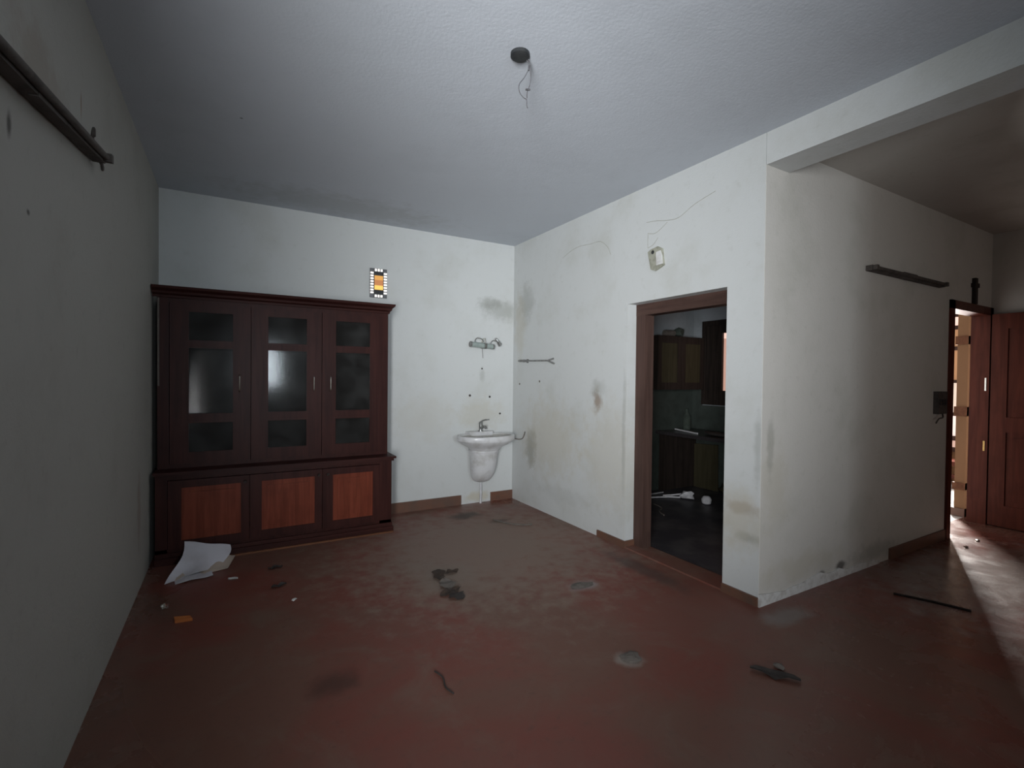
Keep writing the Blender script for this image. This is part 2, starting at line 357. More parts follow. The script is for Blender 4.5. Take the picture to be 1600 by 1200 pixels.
# strip where the skirting has come off: ragged bare plaster
poly = [(-.004, 0)]
rnd = random.Random(3)
poly += [(1.55, 0)] + [(1.55 - i * .085, (.055 if i > 11 else .035 + .004 * i) + rnd.uniform(-.012, .016)) for i in range(19)]
poly[-1] = (-.004, .085)
struct('trim_4', prism(poly, 'y', YS - .008, YS + .002), 'bare_plaster', None, 'ragged strip of bare white plaster where the skirting is missing')

# ------------------------------------------------------------------ kitchen doorway: door_1
d1 = empty('door_1', (.15, (DY0 + DY1) / 2, 0), 'brown wooden frame of the open kitchen doorway', None, None, 'structure')
obj('jamb', box(.10, .2, DY1 - .105, DY1, 0, DZ), 'door_wood', d1, bevel=.004)
obj('jamb', box(.10, .2, DY0, DY0 + .035, 0, DZ), 'door_wood', d1, bevel=.004)
obj('head', box(.098, .2, DY0, DY1, DZ - .095, DZ), 'door_wood_h', d1, bevel=.004)
obj('threshold', box(.0, .2, DY0, DY1, -.003, .012), 'floor', d1, bevel=.003)

# ------------------------------------------------------------------ far door: door_2 (frame, open leaf, hinges)
d2 = empty('door_2', (3.25, YS, 0), 'dark maroon wooden door standing open at the end of the hall', None, None, 'structure')
obj('jamb', box(2.78, 2.86, YS - .02, YS + .12, 0, 2.2), 'leaf', d2, bevel=.004)
rj = obj('jamb', box(3.72, 3.80, YS - .02, YS + .13, 0, 2.2), 'leaf', d2, bevel=.004)
obj('head', box(2.78, 3.80, YS - .02, YS + .12, 2.12, 2.2), 'leaf', d2, bevel=.004)
obj('hinge', boxes((3.714, 3.72, YS + .0, YS + .012, 1.36, 1.49)), 'bright_metal', rj, bevel=.002)
obj('hinge', boxes((3.714, 3.72, YS + .0, YS + .014, .75, .85)), 'brass', rj, bevel=.002)
LX0, LX1, LY0, LY1 = 3.725, 3.765, -4.10, -3.18
lf = obj('door_leaf', boxes((LX0, LX1, LY0, LY0 + .12, .01, 2.13), (LX0, LX1, LY1 - .12, LY1, .01, 2.13),
         (LX0, LX1, LY0 + .12, LY1 - .12, .01, .22), (LX0, LX1, LY0 + .12, LY1 - .12, .95, 1.10), (LX0, LX1, LY0 + .12, LY1 - .12, 1.98, 2.13),
         (LX0, LX1, LY0 + .41, LY0 + .51, .22, .95), (LX0, LX1, LY0 + .41, LY0 + .51, 1.10, 1.98)), 'leaf', d2)
for y0, y1 in ((LY0 + .12, LY0 + .41), (LY0 + .51, LY1 - .12)):
    for z0, z1 in ((.22, .95), (1.10, 1.98)):
        obj('panel', boxes((LX0 + .012, LX1 - .012, y0, y1, z0, z1), (LX0 + .004, LX1 - .004, y0 + .05, y1 - .05, z0 + .05, z1 - .05)), 'leaf', lf)

# ------------------------------------------------------------------ windows
w1 = empty('window_1', (XL - .1, -5.55, .74), 'large window in the left wall beside the viewer', None, None, 'structure')
obj('frame', boxes((-3.56, -3.50, -6.35, -6.28, .74, 2.45), (-3.56, -3.50, -4.82, -4.75, .74, 2.45), (-3.56, -3.50, -6.35, -4.75, .74, .80), (-3.56, -3.50, -6.35, -4.75, 2.38, 2.45)), 'door_wood', w1)
w4 = empty('window_4', (-2.3, YB - .1, 1.12), 'small window in the wall behind the viewer', None, None, 'structure')
obj('frame', boxes((-2.66, -2.62, YB - .12, YB - .06, 1.12, 2.12), (-1.98, -1.94, YB - .12, YB - .06, 1.12, 2.12), (-2.62, -1.98, YB - .12, YB - .06, 1.12, 1.16), (-2.62, -1.98, YB - .12, YB - .06, 2.08, 2.12)), 'door_wood', w4)
w5 = empty('hall_fill_window', (2.3, YB - .1, 1.08), 'unseen window added for the hall fill lamp behind the viewer', None, None, 'structure')  # opening and frame added to house the hall fill lamp
obj('frame', boxes((1.8, 1.84, YB - .12, YB - .06, 1.08, 2.12), (2.76, 2.8, YB - .12, YB - .06, 1.08, 2.12), (1.84, 2.76, YB - .12, YB - .06, 1.08, 1.12), (1.84, 2.76, YB - .12, YB - .06, 2.08, 2.12)), 'door_wood', w5)
w2 = empty('window_2', (2.6, -1.08, 1.11), 'kitchen window with dark shutter and a slit of pink daylight', None, None, 'structure')
obj('frame', boxes((2.52, 2.60, -.72, -.66, 1.11, 2.21), (2.52, 2.60, -1.50, -1.44, 1.11, 2.21), (2.52, 2.60, -1.44, -.72, 1.11, 1.17), (2.52, 2.60, -1.44, -.72, 2.15, 2.21)), 'dark_wood', w2, bevel=.004)
sh = obj('shutter', boxes((2.535, 2.575, -.955, -.72, 1.17, 2.15), (2.535, 2.575, -1.44, -.955, 2.04, 2.15), (2.535, 2.575, -1.44, -.955, 1.17, 1.30)), 'dark_wood', w2, bevel=.003)
obj('pane', box(2.572, 2.582, -1.44, -.955, 1.30, 1.97), 'pane_salmon', w2)
obj('pane', box(2.572, 2.582, -1.44, -.955, 1.97, 2.04), 'pane_pink', w2)
w3 = empty('porch_screen', (6.15, -2.05, .45), 'tall wooden screen with glowing panes seen through the far door', None, None, 'structure')  # daylit wooden screen; its panes glow in place of the daylight on it
fr = [(6.12, 6.2, -2.45, -2.38, .44, 2.45), (6.12, 6.2, -1.75, -1.68, .44, 2.45)]
zs = [(2.38, 2.45), (2.20, 2.255), (1.90, 1.955), (1.43, 1.475), (.955, 1.005), (.60, .665), (.44, .50)]
fr += [(6.10, 6.2, -2.40, -1.73, a, b) for a, b in zs]
obj('frame', boxes(*fr), 'door_wood', w3)
for (a, b), pm in zip([(2.255, 2.38), (1.955, 2.20), (1.475, 1.90), (1.005, 1.43), (.665, .955), (.50, .60)],
                      ['pane_pink', 'pane_tan', 'pane_tan', 'pane_cream', 'pane_white', 'pane_salmon']):
    obj('pane', box(6.15, 6.17, -2.38, -1.75, a, b), pm, w3)
# pale porch tiles with open joints, in the strip the doorway shows
for i in range(8):
    for j in range(5):
        x0 = 3.92 + i * .28; y0 = -2.92 + j * .28
        tl = obj('tile', box(x0, x0 + .27, y0, y0 + .27, -.004, .004), 'porch_floor', pf, bevel=.002)

# ------------------------------------------------------------------ glazed display cabinet
CX0, CX1 = -3.405, -1.62
cb = empty('display_cabinet', ((CX0 + CX1) / 2, -.28, 0), 'tall dark maroon wooden cabinet with glazed upper doors against back wall', 'cabinet')
UF, LF = -.42, -.55          # front planes of the upper and lower halves
obj('upper_carcass', boxes((CX0, CX0 + .07, UF + .022, -.016, .70, 2.02), (CX1 - .035, CX1, UF + .022, -.016, .70, 2.02), (CX0 + .07, CX1 - .035, -.03, -.016, .70, 2.02),
                           (CX0, CX1, UF + .0, -.016, 2.0, 2.055), (CX0, CX0 + .075, UF, UF + .022, .70, 2.0), (CX1 - .055, CX1, UF, UF + .022, .70, 2.0),
                           (CX0 + .075, CX1 - .055, UF + .004, UF + .022, .70, .735)), 'cab', cb)
for z in (1.10, 1.66):
    obj('shelf', box(CX0 + .07, CX1 - .035, -.38, -.03, z - .012, z + .012), 'cab_h', cb)
for x in (-2.77, -2.215):
    obj('divider', box(x - .012, x + .012, UF + .024, -.03, .735, 2.0), 'cab', cb)
obj('worktop', boxes((CX0 - .01, CX1 + .035, -.60, -.016, .685, .703), (CX0, CX1 + .02, -.575, -.016, .66, .685)), 'cab_h', cb, bevel=.004)
obj('lower_carcass', boxes((CX0, CX0 + .04, LF + .022, -.016, .085, .66), (CX1 - .04, CX1 + .005, LF + .022, -.016, .085, .66), (CX0, CX1, -.03, -.016, .085, .66),
                           (CX0, CX0 + .075, LF, LF + .022, .085, .66), (CX1 - .105, CX1 + .005, LF, LF + .022, .085, .66), (CX0 + .075, CX1 - .105, LF, LF + .022, .635, .66),
                           (CX0, CX1, LF, -.016, .085, .11)), 'cab', cb)
obj('plinth', boxes((CX0, CX1 + .015, -.585, -.02, 0, .055), (CX0, CX1 + .008, -.568, -.02, .055, .085)), 'cab_h', cb, bevel=.004)
obj('plinth_lipping', box(CX0 + .3, CX1 + .012, -.600, -.585, 0, .014), 'lipping', cb)
# cornice: moulded profile along the front with returned ends
prof = [(0, 2.035), (-.018, 2.035), (-.022, 2.052), (-.045, 2.062), (-.05, 2.078), (-.085, 2.096), (-.092, 2.115), (0, 2.115)]
obj('cornice', loft([[(CX0 - .03, UF + .0 + p[0], p[1]) for p in prof], [(CX1 - p[0] * .5, UF + p[0], p[1]) for p in prof], [(CX1 - p[0] * .5, -.016, p[1]) for p in prof]]), 'cab_h', cb)
obj('edge_strip', box(CX0 + .002, CX0 + .014, UF - .006, UF, 1.35, 2.03), 'rag_grey', cb)
centres = (-3.05, -2.49, -1.945)
edges = ((-3.325, -2.772), (-2.768, -2.216), (-2.212, -1.678))
for k, (cx, (x0, x1)) in enumerate(zip(centres, edges)):
    a, b = cx - .163, cx + .163
    F, Bk = UF - .018, UF + .004
    z0, z1 = .737, 1.998
    rows = ((.815, 1.068), (1.118, 1.662), (1.70, 1.945))
    d = obj('door', boxes((x0, a, F, Bk, z0, z1), (b, x1, F, Bk, z0, z1), (a, b, F, Bk, z0, rows[0][0]), (a, b, F, Bk, rows[0][1], rows[1][0]),
                          (a, b, F, Bk, rows[1][1], rows[2][0]), (a, b, F, Bk, rows[2][1], z1)), 'cab', cb)
    for q, (r0, r1) in enumerate(rows):
        obj('glass_pane', box(a - .003, b + .003, F + .010, F + .014, r0 - .003, r1 + .003), 'glass', d)
        w = .012
        obj('glazing_bead', boxes((a, a + w, F - .003, F + .010, r0, r1), (b - w, b, F - .003, F + .010, r0, r1), (a + w, b - w, F - .003, F + .010, r0, r0 + w), (a + w, b - w, F - .003, F + .010, r1 - w, r1)), 'cab', d)
    hx = {0: b + .035, 1: b + .045, 2: a - .035}[k]
    obj('handle', tube(smooth_pts([(hx, F, 1.30), (hx, F - .022, 1.318), (hx, F - .026, 1.37), (hx, F - .022, 1.422), (hx, F, 1.44)], 4), .0055, 8), 'bright_metal', d, True)
ledges = ((-3.325, -2.782), (-2.778, -2.226), (-2.222, -1.73))
for k, (x0, x1) in enumerate(ledges):
    F, Bk = LF - .016, LF + .004
    s = .085
    d = obj('cupboard_door', boxes((x0, x0 + s, F, Bk, .113, .632), (x1 - s * .7, x1, F, Bk, .113, .632), (x0 + s, x1 - s * .7, F, Bk, .113, .17), (x0 + s, x1 - s * .7, F, Bk, .575, .632)), 'cab', cb)
    obj('panel', boxes((x0 + s, x1 - s * .7, F + .009, Bk, .17, .575), (x0 + s + .04, x1 - s * .7 - .04, F + .004, Bk, .21, .535)), 'cab_panel', d)
    kx = x1 - .03 if k < 2 else x0 + .04
    obj('knob', tube([(kx, F, .585), (kx, F - .012, .585), (kx, F - .016, .585), (kx, F - .026, .585)], [.006, .006, .013, .011], 12), 'dark_wood', d, True)

# ------------------------------------------------------------------ wash basin with half pedestal
BXc = -.46
wb = empty('wash_basin', (BXc, -.02, 0), 'dusty white wall-hung wash basin with half pedestal in the corner', 'wash basin')
def plan(hw, hd, yc, z, n=56, back=-.003, e=.82):
    out = []
    for k in range(n):
        a = 2 * math.pi * k / n; ca, sa = math.cos(a), math.sin(a)
        x = BXc + hw * math.copysign(abs(ca) ** e, ca); y = yc + hd * math.copysign(abs(sa) ** .95, sa)
        out.append((x, min(y, back), z))
    return out
outer = [plan(.165, .15, -.17, .632), plan(.175, .16, -.175, .652), (plan(.20, .17, -.18, .672)), plan(.26, .20, -.20, .702), plan(.315, .225, -.21, .735),
         plan(.333, .232, -.215, .752), plan(.335, .234, -.215, .792), plan(.328, .228, -.215, .802), plan(.305, .205, -.21, .802, back=-.105), plan(.292, .19, -.21, .788, back=-.115),
         plan(.25, .155, -.215, .735, back=-.125), plan(.15, .10, -.22, .685, back=-.14), plan(.03, .03, -.22, .672, back=-.15)]
bowl = obj('bowl', loft(outer[:9] + [plan(.298, .198, -.21, .795, back=-.108), plan(.256, .161, -.215, .731, back=-.119), plan(.156, .106, -.22, .680, back=-.134), plan(.03, .03, -.22, .665, back=-.15)]), 'ceramic', wb, True)
obj('bowl_interior', loft([plan(.297, .196, -.21, .797, back=-.111)] + outer[9:], False, True), 'ceramic_in', bowl, True)
obj('drain', tube([(BXc, -.22, .672), (BXc, -.22, .677)], .022, 14), 'steel', bowl)
obj('overflow_hole', tube([(BXc, -.118, .755), (BXc, -.130, .752)], .012, 12), 'black', bowl)
obj('tap_ledge', prism([(BXc - .155, -.003), (BXc - .15, -.10), (BXc - .13, -.118), (BXc + .13, -.118), (BXc + .15, -.10), (BXc + .155, -.003)], 'z', .785, .828), 'ceramic', wb, bevel=.008)
ped = [plan(.045, .035, -.10, .262), plan(.085, .06, -.11, .275), plan(.115, .085, -.12, .31), plan(.137, .108, -.13, .37), plan(.148, .125, -.145, .45), plan(.155, .135, -.155, .56), plan(.162, .142, -.16, .615), plan(.172, .150, -.165, .620), plan(.172, .150, -.165, .634)]
obj('half_pedestal', loft(ped), 'ceramic', wb, True)
obj('waste_pipe', tube([(BXc + .02, -.05, .27), (BXc + .025, -.045, .12), (BXc + .025, -.04, .0)], .013, 10), 'white_plastic', wb, True)
tp = obj('tap_body', tube([(BXc, -.075, .828), (BXc, -.075, .836), (BXc, -.075, .84), (BXc, -.075, .905), (BXc, -.075, .925), (BXc, -.075, .932)], [.03, .03, .021, .02, .024, .018], 14), 'chrome', wb, True)
obj('spout', tube(smooth_pts([(BXc, -.08, .86), (BXc + .004, -.13, .885), (BXc + .006, -.18, .885), (BXc + .008, -.195, .868)], 4), [.016] * 9 + [.013] * 4, 10), 'chrome', tp, True)
obj('lever', tube(smooth_pts([(BXc, -.075, .93), (BXc + .03, -.09, .953), (BXc + .085, -.12, .962)], 4), [.011, .01, .009, .008, .008, .008, .007, .007, .006], 8), 'chrome', tp, True)
tag(obj('water_hose', tube(smooth_pts([(-.10, -.18, .745), (-.06, -.24, .735), (-.025, -.27, .745), (-.012, -.29, .79), (-.008, -.30, .825)], 5), .006, 8), 'rag_grey', None, True),
    'thin grey hose curling up the wall right of the basin', 'hose')

# ------------------------------------------------------------------ things on the back and right walls
# lit decorative wall light above the cabinet
lx, lz = -1.61, 2.39
wlp = empty('wall_light', (lx, 0, lz - .147), 'small lit rectangular wall light with amber centre and white squares', 'wall light')
obj('frame', box(lx - .085, lx + .085, -.022, 0, lz - .147, lz + .147), 'lamp_frame', wlp, bevel=.004)
obj('panel', box(lx - .048, lx + .048, -.026, -.020, lz - .115, lz + .115), 'black', wlp)
for (za, zb, g) in ((.03, .075, 'glow_top'), (-.025, .03, 'glow_mid'), (-.068, -.025, 'glow_low')):
    obj('amber_pane', box(lx - .043, lx + .043, -.032, -.024, lz + za, lz + zb), g, wlp)
for i in range(8):
    for sx in (-1, 1):
        zz = lz + .100 - i * .0285
        obj('light_square', box(lx + sx * .068 - .015, lx + sx * .068 + .015, -.028, -.020, zz - .008, zz + .008), 'glow_white', wlp)
for i in (-1, 0, 1):
    for sz in (-1, 1):
        obj('light_square', box(lx + i * .029 - .009, lx + i * .029 + .009, -.028, -.020, lz + sz * .131 - .012, lz + sz * .131 + .012), 'glow_white', wlp)
# broken mirror light over the basin
ml = empty('mirror_light', (-.43, 0, 1.77), 'broken chrome mirror light with glass tube above the basin', 'mirror light')
ty = -.095
tb = obj('glass_tube', tube([(-.60, ty, 1.808), (-.325, ty, 1.790)], .030, 16), 'lamp_glass', ml, True)
obj('end_cap', tube([(-.612, ty, 1.809), (-.594, ty, 1.808)], .032, 16), 'steel', tb, True)
obj('end_cap', tube([(-.331, ty, 1.790), (-.315, ty, 1.789)], .031, 16), 'chrome', tb, True)
obj('stem', tube([(-.425, -.01, 1.80), (-.425, -.03, 1.875), (-.425, -.09, 1.878), (-.427, -.10, 1.82)], .008, 8), 'bright_metal', ml, True)
obj('clamp', tube([(-.440, ty, 1.798), (-.412, ty, 1.796)], .034, 16), 'steel', ml, True)
obj('backplate', tube([(-.425, 0, 1.80), (-.425, -.012, 1.80)], .03, 16), 'chrome', ml, True)
obj('arm', tube(smooth_pts([(-.425, -.06, 1.845), (-.46, -.07, 1.875), (-.51, -.08, 1.882), (-.545, -.09, 1.86), (-.552, -.095, 1.83)], 4), .005, 8), 'chrome', ml, True)
ar = obj('arm', tube(smooth_pts([(-.36, -.09, 1.82), (-.335, -.085, 1.85), (-.30, -.08, 1.862), (-.255, -.08, 1.845)], 4), .005, 8), 'chrome', ml, True)
obj('lamp_holder', tube([(-.285, -.08, 1.888), (-.265, -.08, 1.872), (-.225, -.08, 1.815), (-.22, -.08, 1.808)], [.010, .014, .024, .02], 12), 'chrome', ar, True)
obj('loose_wire', tube([(-.415, -.004, 1.77), (-.408, -.004, 1.70), (-.405, -.004, 1.66)], .0025, 6), 'rag_grey', ml, True)
# towel rail on the right wall
tr_ = empty('towel_rail', (0, -.55, 1.62), 'thin dark metal towel rail on the right wall', 'towel rail')
obj('rod', tube([(-.055, -.24, 1.632), (-.055, -.85, 1.622)], .0075, 10), 'steel', tr_, True)
obj('bracket', tube([(0, -.33, 1.63), (-.03, -.33, 1.63), (-.055, -.33, 1.63), (-.066, -.33, 1.63)], [.024, .012, .016, .014], 12), 'steel', tr_, True)
obj('end_cap', tube([(-.055, -.22, 1.632), (-.055, -.25, 1.632), (-.055, -.34, 1.63)], [.010, .014, .012], 10), 'steel', tr_, True)
obj('bracket', tube([(0, -.845, 1.645), (-.055, -.82, 1.625)], .009, 8), 'steel', tr_, True)
obj('bracket', tube([(0, -.860, 1.590), (-.055, -.82, 1.62)], .009, 8), 'steel', tr_, True)
# screw holes: parts of the walls they pierce
wbk = bpy.data.objects['wall_back']
for x, z, r in ((-.564, 1.232, .014), (-.311, 1.215, .013), (-.173, 1.017, .012), (-.414, 1.54, .010)):
    obj('screw_hole', tube([(x, .002, z), (x, -.003, z)], r, 9), 'rag', wbk)
for y, z, r in ((-.579, 1.403, .012), (-.157, 1.367, .012)):
    obj('screw_hole', tube([(.002, y, z), (-.003, y, z)], r, 9), 'rag_grey', wr)
# chipped junction plate above the kitchen door
pl = empty('junction_plate', (0, -2.26, 2.31), 'chipped olive junction plate on the wall above kitchen doorway', 'junction box')
obj('plate', prism([(-2.20, 2.315), (-2.165, 2.46), (-2.20, 2.475), (-2.27, 2.485), (-2.315, 2.46), (-2.322, 2.40), (-2.335, 2.33), (-2.29, 2.312), (-2.245, 2.298)], 'x', -.018, .0), 'plate', pl, bevel=.003)
obj('lid', prism([(-2.265, 2.335), (-2.262, 2.44), (-2.305, 2.445), (-2.322, 2.40), (-2.328, 2.338)], 'x', -.026, -.017), 'bare_plaster', pl, bevel=.003)
obj('screw', tube([(-.016, -2.222, 2.448), (-.022, -2.222, 2.448)], .015, 10), 'black', pl)
# hairline cracks and soot strands in the plaster over the door
def strand(p, r, parent, w=.004):
    q = smooth_pts([(w, a, b) if parent is wr else (a, w, b) for a, b in p], 4)
    obj('crack', tube(q, r, 5), 'plate', parent)
for p in ([(-.98, 2.66), (-1.12, 2.70), (-1.25, 2.715), (-1.42, 2.70), (-1.56, 2.69), (-1.66, 2.62), (-1.705, 2.54)],
          [(-2.13, 2.71), (-2.24, 2.695), (-2.34, 2.67), (-2.46, 2.66), (-2.60, 2.715), (-2.78, 2.755)],
          [(-2.146, 2.618), (-2.22, 2.60), (-2.285, 2.62), (-2.35, 2.655)], [(-2.15, 2.50), (-2.21, 2.515), (-2.257, 2.56)], [(-2.15, 2.61), (-2.148, 2.55), (-2.15, 2.50)]):
    strand(p, .0020, wr, .0005)

# ------------------------------------------------------------------ ceiling rose with dangling wires
hk = empty('ceiling_hook_box', (-1.713, -2.995, 2.70), 'black round ceiling outlet with dangling wires', 'ceiling outlet')
def disc(cx, cy, z0, z1, r0, r1): return tube([(cx, cy, z0), (cx, cy, z1)], [r0, r1], 20)
rs = obj('rose', tube([(-1.713, -2.995, 3.0), (-1.713, -2.995, 2.985), (-1.713, -2.995, 2.978)], [.046, .046, .036], 20), 'black', hk, True)
yy = -2.995
obj('wire', tube(smooth_pts([(-1.675, yy, 2.98), (-1.661, yy, 2.954), (-1.679, yy + .01, 2.905), (-1.71, yy + .01, 2.859), (-1.713, yy, 2.815), (-1.69, yy, 2.796), (-1.674, yy, 2.792), (-1.672, yy, 2.765), (-1.667, yy, 2.752)], 4), .0022, 6), 'wire', hk, True)
obj('wire', tube(smooth_pts([(-1.672, yy - .01, 2.98), (-1.660, yy - .012, 2.95), (-1.657, yy - .01, 2.90), (-1.663, yy - .01, 2.86), (-1.670, yy, 2.83), (-1.672, yy, 2.80)], 4), .0022, 6), 'wire', hk, True)
obj('wire_end', tube([(-1.662, yy - .01, 2.838), (-1.684, yy - .01, 2.832)], .005, 8), 'wire', hk, True)
obj('wire_joint', tube([(-1.661, yy, 2.960), (-1.664, yy, 2.935)], .005, 8), 'wire', hk, True)

# ------------------------------------------------------------------ tube light battens
def batten(A, B, n, label, loose=False):
    A, B = Vector(A), Vector(B); d = (B - A).normalized(); n = Vector(n)
    root = empty('tube_light_batten', ((A + B) / 2), label, 'tube light', 'old tube light battens')
    up = d.cross(n).normalized()
    if up.z < 0: up = -up
    def bar(a, b, wn, wu, off=0.0):
        rings = []
        for t_ in (a, b):
            c = A + (B - A) * t_ + n * off
            rings.append([c + n * sn * wn + up * su * wu for sn, su in ((-1, -1), (1, -1), (1, 1), (-1, 1))])
        return loft(rings)
    obj('housing', bar(0, 1, .022, .020), 'batten', root, bevel=.004)
    obj('lamp_holder', bar(.005, .03, .016, .017, .036), 'batten', root, bevel=.003)
    obj('lamp_holder', bar(.97, .995, .016, .017, .036), 'batten', root, bevel=.003)
    obj('tube', tube([A + (B - A) * .03 + n * .032, A + (B - A) * .97 + n * .032], .013, 10), 'batten', root, True)
    obj('choke_box', bar(.40, .58, .012, .025, .012), 'batten', root, bevel=.003)
    return root
b1 = batten((-3.412, -2.27, 2.385), (-3.412, -3.75, 2.174), (1, 0, 0), 'grimy tube light batten tilting on the left wall')
b2 = batten((1.25, YS - .026, 2.30), (2.54, YS - .026, 2.30), (0, -1, 0), 'grimy tube light batten on the hall wall near far door')
# soot-black cobweb shreds hanging at the end of the left batten
for k, pts in enumerate(([(-3.40, -2.29, 2.37), (-3.405, -2.24, 2.345), (-3.41, -2.215, 2.37), (-3.42, -2.20, 2.39)], [(-3.40, -2.42, 2.42), (-3.41, -2.37, 2.47), (-3.42, -2.34, 2.44), (-3.41, -2.33, 2.40)])):
    obj('cobweb', tube(smooth_pts(pts, 4), .006, 6), 'batten', b1, True)
# switch board with a torn wire left of the far door
sw = empty('switch_board', (2.60, YS, 1.14), 'small dark switch board with loose wire beside the far door', 'switch board')
obj('box', box(2.49, 2.67, YS - .04, YS, 1.16, 1.36), 'batten', sw, bevel=.005)
for k in range(3): obj('switch', box(2.505 + k * .055, 2.54 + k * .055, YS - .046, YS - .038, 1.24, 1.29), 'black', sw, bevel=.002)
obj('wire', tube(smooth_pts([(2.60, YS - .03, 1.16), (2.55, YS - .05, 1.13), (2.50, YS - .04, 1.12), (2.47, YS - .03, 1.08)], 4), .006, 6), 'batten', sw, True)
# dark wooden talisman bar above the far door
db = empty('door_charm', (3.32, YS, 2.2), 'dark upright wooden bar fixed above the far door', 'ornament')
obj('bar', box(3.29, 3.345, YS - .03, YS, 2.20, 2.45), 'dark_wood', db, bevel=.006)
obj('crosspiece', box(3.265, 3.37, YS - .035, YS, 2.36, 2.40), 'dark_wood', db, bevel=.005)

# ------------------------------------------------------------------ kitchen beyond the doorway
kc = empty('wall_cupboard', (2.1, -.5, 1.31), 'dark two-door kitchen wall cupboard with pale panels', 'cupboard')
obj('carcass', boxes((1.60, 2.44, -.74, -.5, 1.31, 1.34), (1.60, 2.44, -.74, -.5, 1.94, 1.98), (1.60, 1.63, -.74, -.5, 1.34, 1.94), (2.41, 2.44, -.74, -.5, 1.34, 1.94), (1.63, 2.41, -.52, -.5, 1.34, 1.94)), 'dark_wood', kc)
for x0, x1 in ((1.60, 2.018), (2.022, 2.44)):
    d = obj('door', boxes((x0, x0 + .07, -.76, -.74, 1.31, 1.98), (x1 - .07, x1, -.76, -.74, 1.31, 1.98), (x0 + .07, x1 - .07, -.76, -.74, 1.31, 1.40), (x0 + .07, x1 - .07, -.76, -.74, 1.89, 1.98)), 'dark_wood', kc)
    obj('panel', box(x0 + .07, x1 - .07, -.755, -.745, 1.40, 1.89), 'olive', d)
tag(obj('rolled_mat', tube([(1.86, -.62, 2.025), (2.02, -.62, 2.03)], .042, 14), 'rag_grey', None, True), 'grey rolled mat lying on top of the kitchen wall cupboard', 'mat')
tag(obj('green_bundle', lump((2.12, -.62, 2.045), (.075, .07, .065), 5), 'rag_green', None, True), 'dark green cloth bundle on top of the kitchen wall cupboard', 'cloth')
ct = empty('kitchen_counter', (2.2, -1.5, 0), 'black stone kitchen counter on dark supports', 'counter')
obj('slab', box(1.85, 2.548, -2.5, -.502, .735, .775), 'granite', ct, bevel=.004)
for y in (-.52, -1.75): obj('support', box(1.90, 2.548, y - .05, y, 0, .735), 'dark_wood', ct)
tag(obj('olive_board', prism([(-.58, 0), (-.95, 0), (-.94, .60), (-.58, .58)], 'x', 2.50, 2.52), 'olive', None), 'olive board standing under the kitchen counter against the wall', 'board')
tag(obj('pale_stick', tube([(2.08, -.62, .795), (2.04, -.86, .787), (2.0, -1.035, .783)], .010, 8), 'white_plastic', None, True), 'pale stick lying on the kitchen counter', 'stick')
tag(obj('dark_cloth', lump((2.08, -1.25, .80), (.09, .20, .022), 11), 'rag', None, True), 'dark crumpled cloth on the kitchen counter', 'cloth')
tag(obj('tall_bottle', tube([(2.32, -.60, .775), (2.32, -.60, .95), (2.32, -.60, 1.0), (2.32, -.60, 1.05)], [.05, .05, .02, .018], 14), 'rag_green', None, True), 'dark green bottle standing at the back of the kitchen counter', 'bottle')
tag(obj('white_pipe', tube([(1.42, -.78, .012), (1.70, -.87, .012), (1.80, -.96, .012)], .010, 8), 'white_plastic', None, True), 'long white pipe lying on the kitchen floor', 'pipe')
tag(obj('white_strip', box(1.62, 1.84, -.66, -.64, .0, .012), 'white_plastic', None), 'short white slat lying furthest back on kitchen floor', 'slat')
tag(obj('bent_slat', tube([(1.70, -.78, .008), (1.78, -.85, .02), (1.86, -.93, .04)], .010, 6), 'white_plastic', None), 'white slat leaning on the plastic bag in the kitchen', 'slat')
tag(obj('plastic_bag', lump((1.86, -1.02, .045), (.085, .06, .05), 21), 'white_plastic', None, True), 'crumpled white plastic bag on the kitchen floor', 'bag')
tag(obj('white_pot', tube([(1.86, -1.29, 0), (1.86, -1.29, .012), (1.86, -1.29, .055), (1.86, -1.29, .085), (1.86, -1.29, .095)], [.035, .05, .058, .04, .025], 16), 'white_plastic', None, True), 'small round white pot on the kitchen floor', 'pot')
tag(obj('brown_sack', lump((2.44, -1.10, .06), (.07, .08, .07), 31), 'olive', None, True), 'small brown sack beside the olive board in the kitchen', 'sack')
tag(obj('grey_cable', tube(smooth_pts([(1.30, -1.02, .008), (1.25, -1.18, .008), (1.12, -1.27, .008), (1.05, -1.40, .008)], 5), .007, 6), 'rag_grey', None, True), 'grey cable lying across the dark kitchen floor', 'cable')
bn = empty('porch_bench', (5.75, -2.1, 0), 'dark wooden bench under the glowing screen beyond far door', 'bench')
obj('seat', box(5.60, 5.95, -2.6, -1.95, .30, .36), 'leaf', bn, bevel=.005)
obj('rail', box(5.62, 5.66, -2.56, -2.0, .13, .18), 'leaf', bn)
for x in (5.63, 5.92):
    for y in (-2.55, -2.0): obj('leg', box(x - .02, x + .02, y - .02, y + .02, .0, .30), 'leaf', bn)

